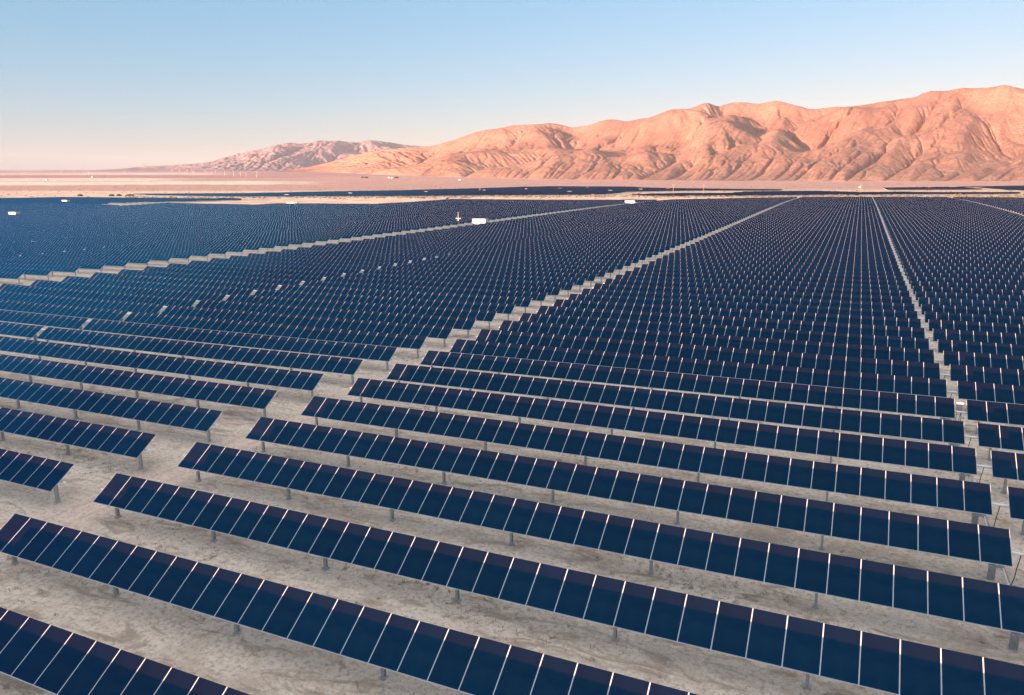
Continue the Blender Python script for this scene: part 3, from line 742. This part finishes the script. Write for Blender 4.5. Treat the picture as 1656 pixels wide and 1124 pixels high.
# farm buildings and trees at the mountain foot
M_WALL = plain('pale_wall', (.75, .68, .6), .8); M_ROOF = plain('pale_roof', (.6, .55, .5), .7)
for px, py, w, lab in [(629.5, 288, 9, 'pale farm building left of a pair beneath the main range'), (634, 288.3, 6, 'small pale farm building right of a pair beneath the main range'), (744, 291.5, 9, 'lone pale farm building at the foot of the main range'),
                       (76, 291.5, 9, 'white farm building on the cream flat at far left'), (150, 287, 8, 'white farm building on the reddish band at left')]:
    p = ground_at(px, py); root = link('farm_building', None, None, tuple(p), (0, 0, rr.uniform(-.3, .3))); tag(root, lab, 'farm building')
    b = MB(); b.box((0, 0, 1.6), (w/2, 5, 1.8), 0); link('wall', b.mesh('wall', (M_WALL,)), root)
    b = MB(); b.quad((-w/2-.5, -5.5, 3.2), (w/2+.5, -5.5, 3.2), (w/2+.5, 0, 5), (-w/2-.5, 0, 5)); b.quad((-w/2-.5, 0, 5), (w/2+.5, 0, 5), (w/2+.5, 5.5, 3.2), (-w/2-.5, 5.5, 3.2))
    link('roof', b.mesh('roof', (M_ROOF,)), root)
    b = MB(); b.box((0, -5.03, 1.2), (.9, .06, 1.2), 0); link('door', b.mesh('door', (M_GREYBOX,)), root)

t = NT('dry_foliage'); f = t.noise(3, 3); c = t.ramp(f, [(.3, (.10, .085, .045)), (.7, (.20, .165, .10))]); t.L(c, t.p.inputs['Base Color']); t.p.inputs['Roughness'].default_value = .9
M_DRY = t.m
M_STRAW = plain('straw', (.36, .27, .18), .9, 0, .4, 2)
t = NT('green_foliage'); f = t.noise(3, 3); c = t.ramp(f, [(.3, (.05, .06, .03)), (.7, (.10, .11, .06))]); t.L(c, t.p.inputs['Base Color']); t.p.inputs['Roughness'].default_value = .9
M_GREEN = t.m
def leaf_cloud(b, c_, rx, rz, n, s, rg, up=.5, mi=0):
    for _ in range(n):
        v = rg.normal(size=3); v /= np.linalg.norm(v); q = v*np.array([rx, rx, rz])*rg.random()**.4; q[2] = abs(q[2])*1.0
        p = np.array(c_)+q; u = rg.normal(size=3); u /= np.linalg.norm(u); w = np.cross(u, rg.normal(size=3)); w /= np.linalg.norm(w)
        k = s*(.6+.8*rg.random())
        b.quad(tuple(p-u*k), tuple(p+w*k*.45), tuple(p+u*k), tuple(p-w*k*.45), mi)
for i, (px, py, w, lab) in enumerate([(130, 317, 5, 'dark green shrub leftmost beyond the far left field edge'), (181, 317, 5, 'dark green shrub just left of a close pair past the field edge'), (193, 317, 4.5, 'dark green shrub between two others past the field edge'), (210, 317, 8, 'widest dark green shrub past the far left field edge')]):
    p = ground_at(px, py+.4); root = link('shrub', None, None, tuple(p)); tag(root, lab, 'shrub', 'dark shrubs beyond the field')
    b = MB(); leaf_cloud(b, (0, 0, .2), w*.8, 3.2, 500, .5, rng); link('foliage', b.mesh('foliage', (M_GREEN,)), root)
    b = MB(); b.tube((0, 0, -.2), (.3, 0, 1.8), .15, 6, 0, .08); link('trunk', b.mesh('trunk', (M_WOOD,)), root)
for i, (px, py, w, lab) in enumerate([(586, 288.5, 7, 'small dark tree left of another beneath the main range'), (592, 288.5, 12, 'broad dark tree at the foot of the main range tail'), (639.5, 288.6, 7, 'dark tree just right of the paired farm buildings'), (643, 288.6, 6, 'dark tree farther right of the paired farm buildings')]):
    p = ground_at(px, py); root = link('tree', None, None, tuple(p)); tag(root, lab, 'tree', 'trees around the farm')
    b = MB(); leaf_cloud(b, (0, 0, 2), w, 8, 500, 1.2, rng); link('crown', b.mesh('crown', (M_GREEN,)), root)
    b = MB(); b.tube((0, 0, -.2), (.3, 0, 4), .4, 6, 0, .2); link('trunk', b.mesh('trunk', (M_WOOD,)), root)

# desert scrub in the sunlit strip and on the plain: stuff
b = MB()
for _ in range(1500):
    if rng.random() < .55: px = rng.uniform(200, 1700); py = rng.normal(317.8 if px > 760 else 319.5, 1.0)
    else: px = rng.uniform(-50, 1700); py = rng.uniform(300, 322)
    p = ground_at(px, py)
    if p[0] > -335 and p[1] < 605: continue
    s = rng.uniform(.5, 1.7); leaf_cloud(b, p, s*1.3, s, 14, s*.55, rng)
tag(link('desert_scrub', b.mesh('desert_scrub', (M_DRY,))), 'low dry scrub scattered over the sunlit plain', 'scrub', None, 'stuff')
# dry weeds between the near rows
b = MB()
def weed_density(x, y): return math.sin(x*.31+y*.7)+math.sin(x*.13-y*.41+2)+rng.normal(0, .8)
n = 0
while n < 9000:
    x = rng.uniform(-75, 45); y = rng.uniform(12, 95)**1.0
    if abs(x+38.9) < 1.5 or weed_density(x, y) < 1.1: continue
    n += 1; z = float(gz(x, y)); s = rng.uniform(.04, .13)
    for k in range(6):
        a_ = rng.uniform(0, 6.28); l = s*rng.uniform(.6, 1.6); w = .016
        dx, dy = math.cos(a_), math.sin(a_); o_ = rng.uniform(-.10, .10, 2)
        p0 = np.array([x+o_[0], y+o_[1], z]); p1 = p0+np.array([dx*l, dy*l, l*rng.uniform(.3, .9)])
        b.quad(tuple(p0-np.array([-dy, dx, 0])*w), tuple(p0+np.array([-dy, dx, 0])*w), tuple(p1+np.array([-dy, dx, 0])*w*.5), tuple(p1-np.array([-dy, dx, 0])*w*.5))
tag(link('dry_weeds', b.mesh('dry_weeds', (M_STRAW,))), 'sparse dry weeds on the bare soil between rows', 'weeds', None, 'stuff')
# pebbles
M_STONE = plain('pale_stone', (.5, .48, .45), .9)
b = MB()
for _ in range(6000):
    x = rng.uniform(-60, 40); y = rng.uniform(12, 70); z = float(gz(x, y)); s = abs(rng.normal(0, .028))+.014
    q = [p*s*rng.uniform(.6, 1.3) for p in (np.array([1, 0, 0]), np.array([0, 1, 0]), np.array([-1, 0, 0]), np.array([0, -1, 0]))]
    o_ = np.array([x, y, z]); tp = o_+np.array([0, 0, s*.9])
    for k in range(4):
        m_ = (q[k]+q[(k+1) % 4])/1.6
        b.quad(tuple(o_+q[k]), tuple(o_+m_), tuple(o_+q[(k+1) % 4]), tuple(tp))
tag(link('pebbles', b.mesh('pebbles', (M_STONE,))), 'small pale stones strewn over the soil', 'pebbles', None, 'stuff')

# ---------------------------------------------------------------- the air: thin even haze round everything
top = max(float(v_.z) for o_ in bpy.data.objects if o_.name in ('mountain_range', 'distant_range', 'desert_ground') for v_ in [max((q.co for q in o_.data.vertices), key=lambda c_: c_.z)])
bot = min(q.co.z for q in bpy.data.objects['desert_ground'].data.vertices)-1
GRAD = 16500
b = MB(); b.box((0, 0, (top+40+bot)/2), (GRAD, GRAD, (top+40-bot)/2), 0)
hm = bpy.data.materials.new('haze'); hm.use_nodes = True; hn = hm.node_tree.nodes; hn.remove(hn['Principled BSDF'])
pv = hn.new('ShaderNodeVolumePrincipled'); pv.inputs['Density'].default_value = HAZE; pv.inputs['Color'].default_value = (.86, .90, 1, 1); pv.inputs['Anisotropy'].default_value = .0
hm.node_tree.links.new(pv.outputs[0], hn['Material Output'].inputs['Volume'])
tag(link('haze', b.mesh('haze', (hm,))), 'thin even desert haze', 'haze', None, 'stuff')
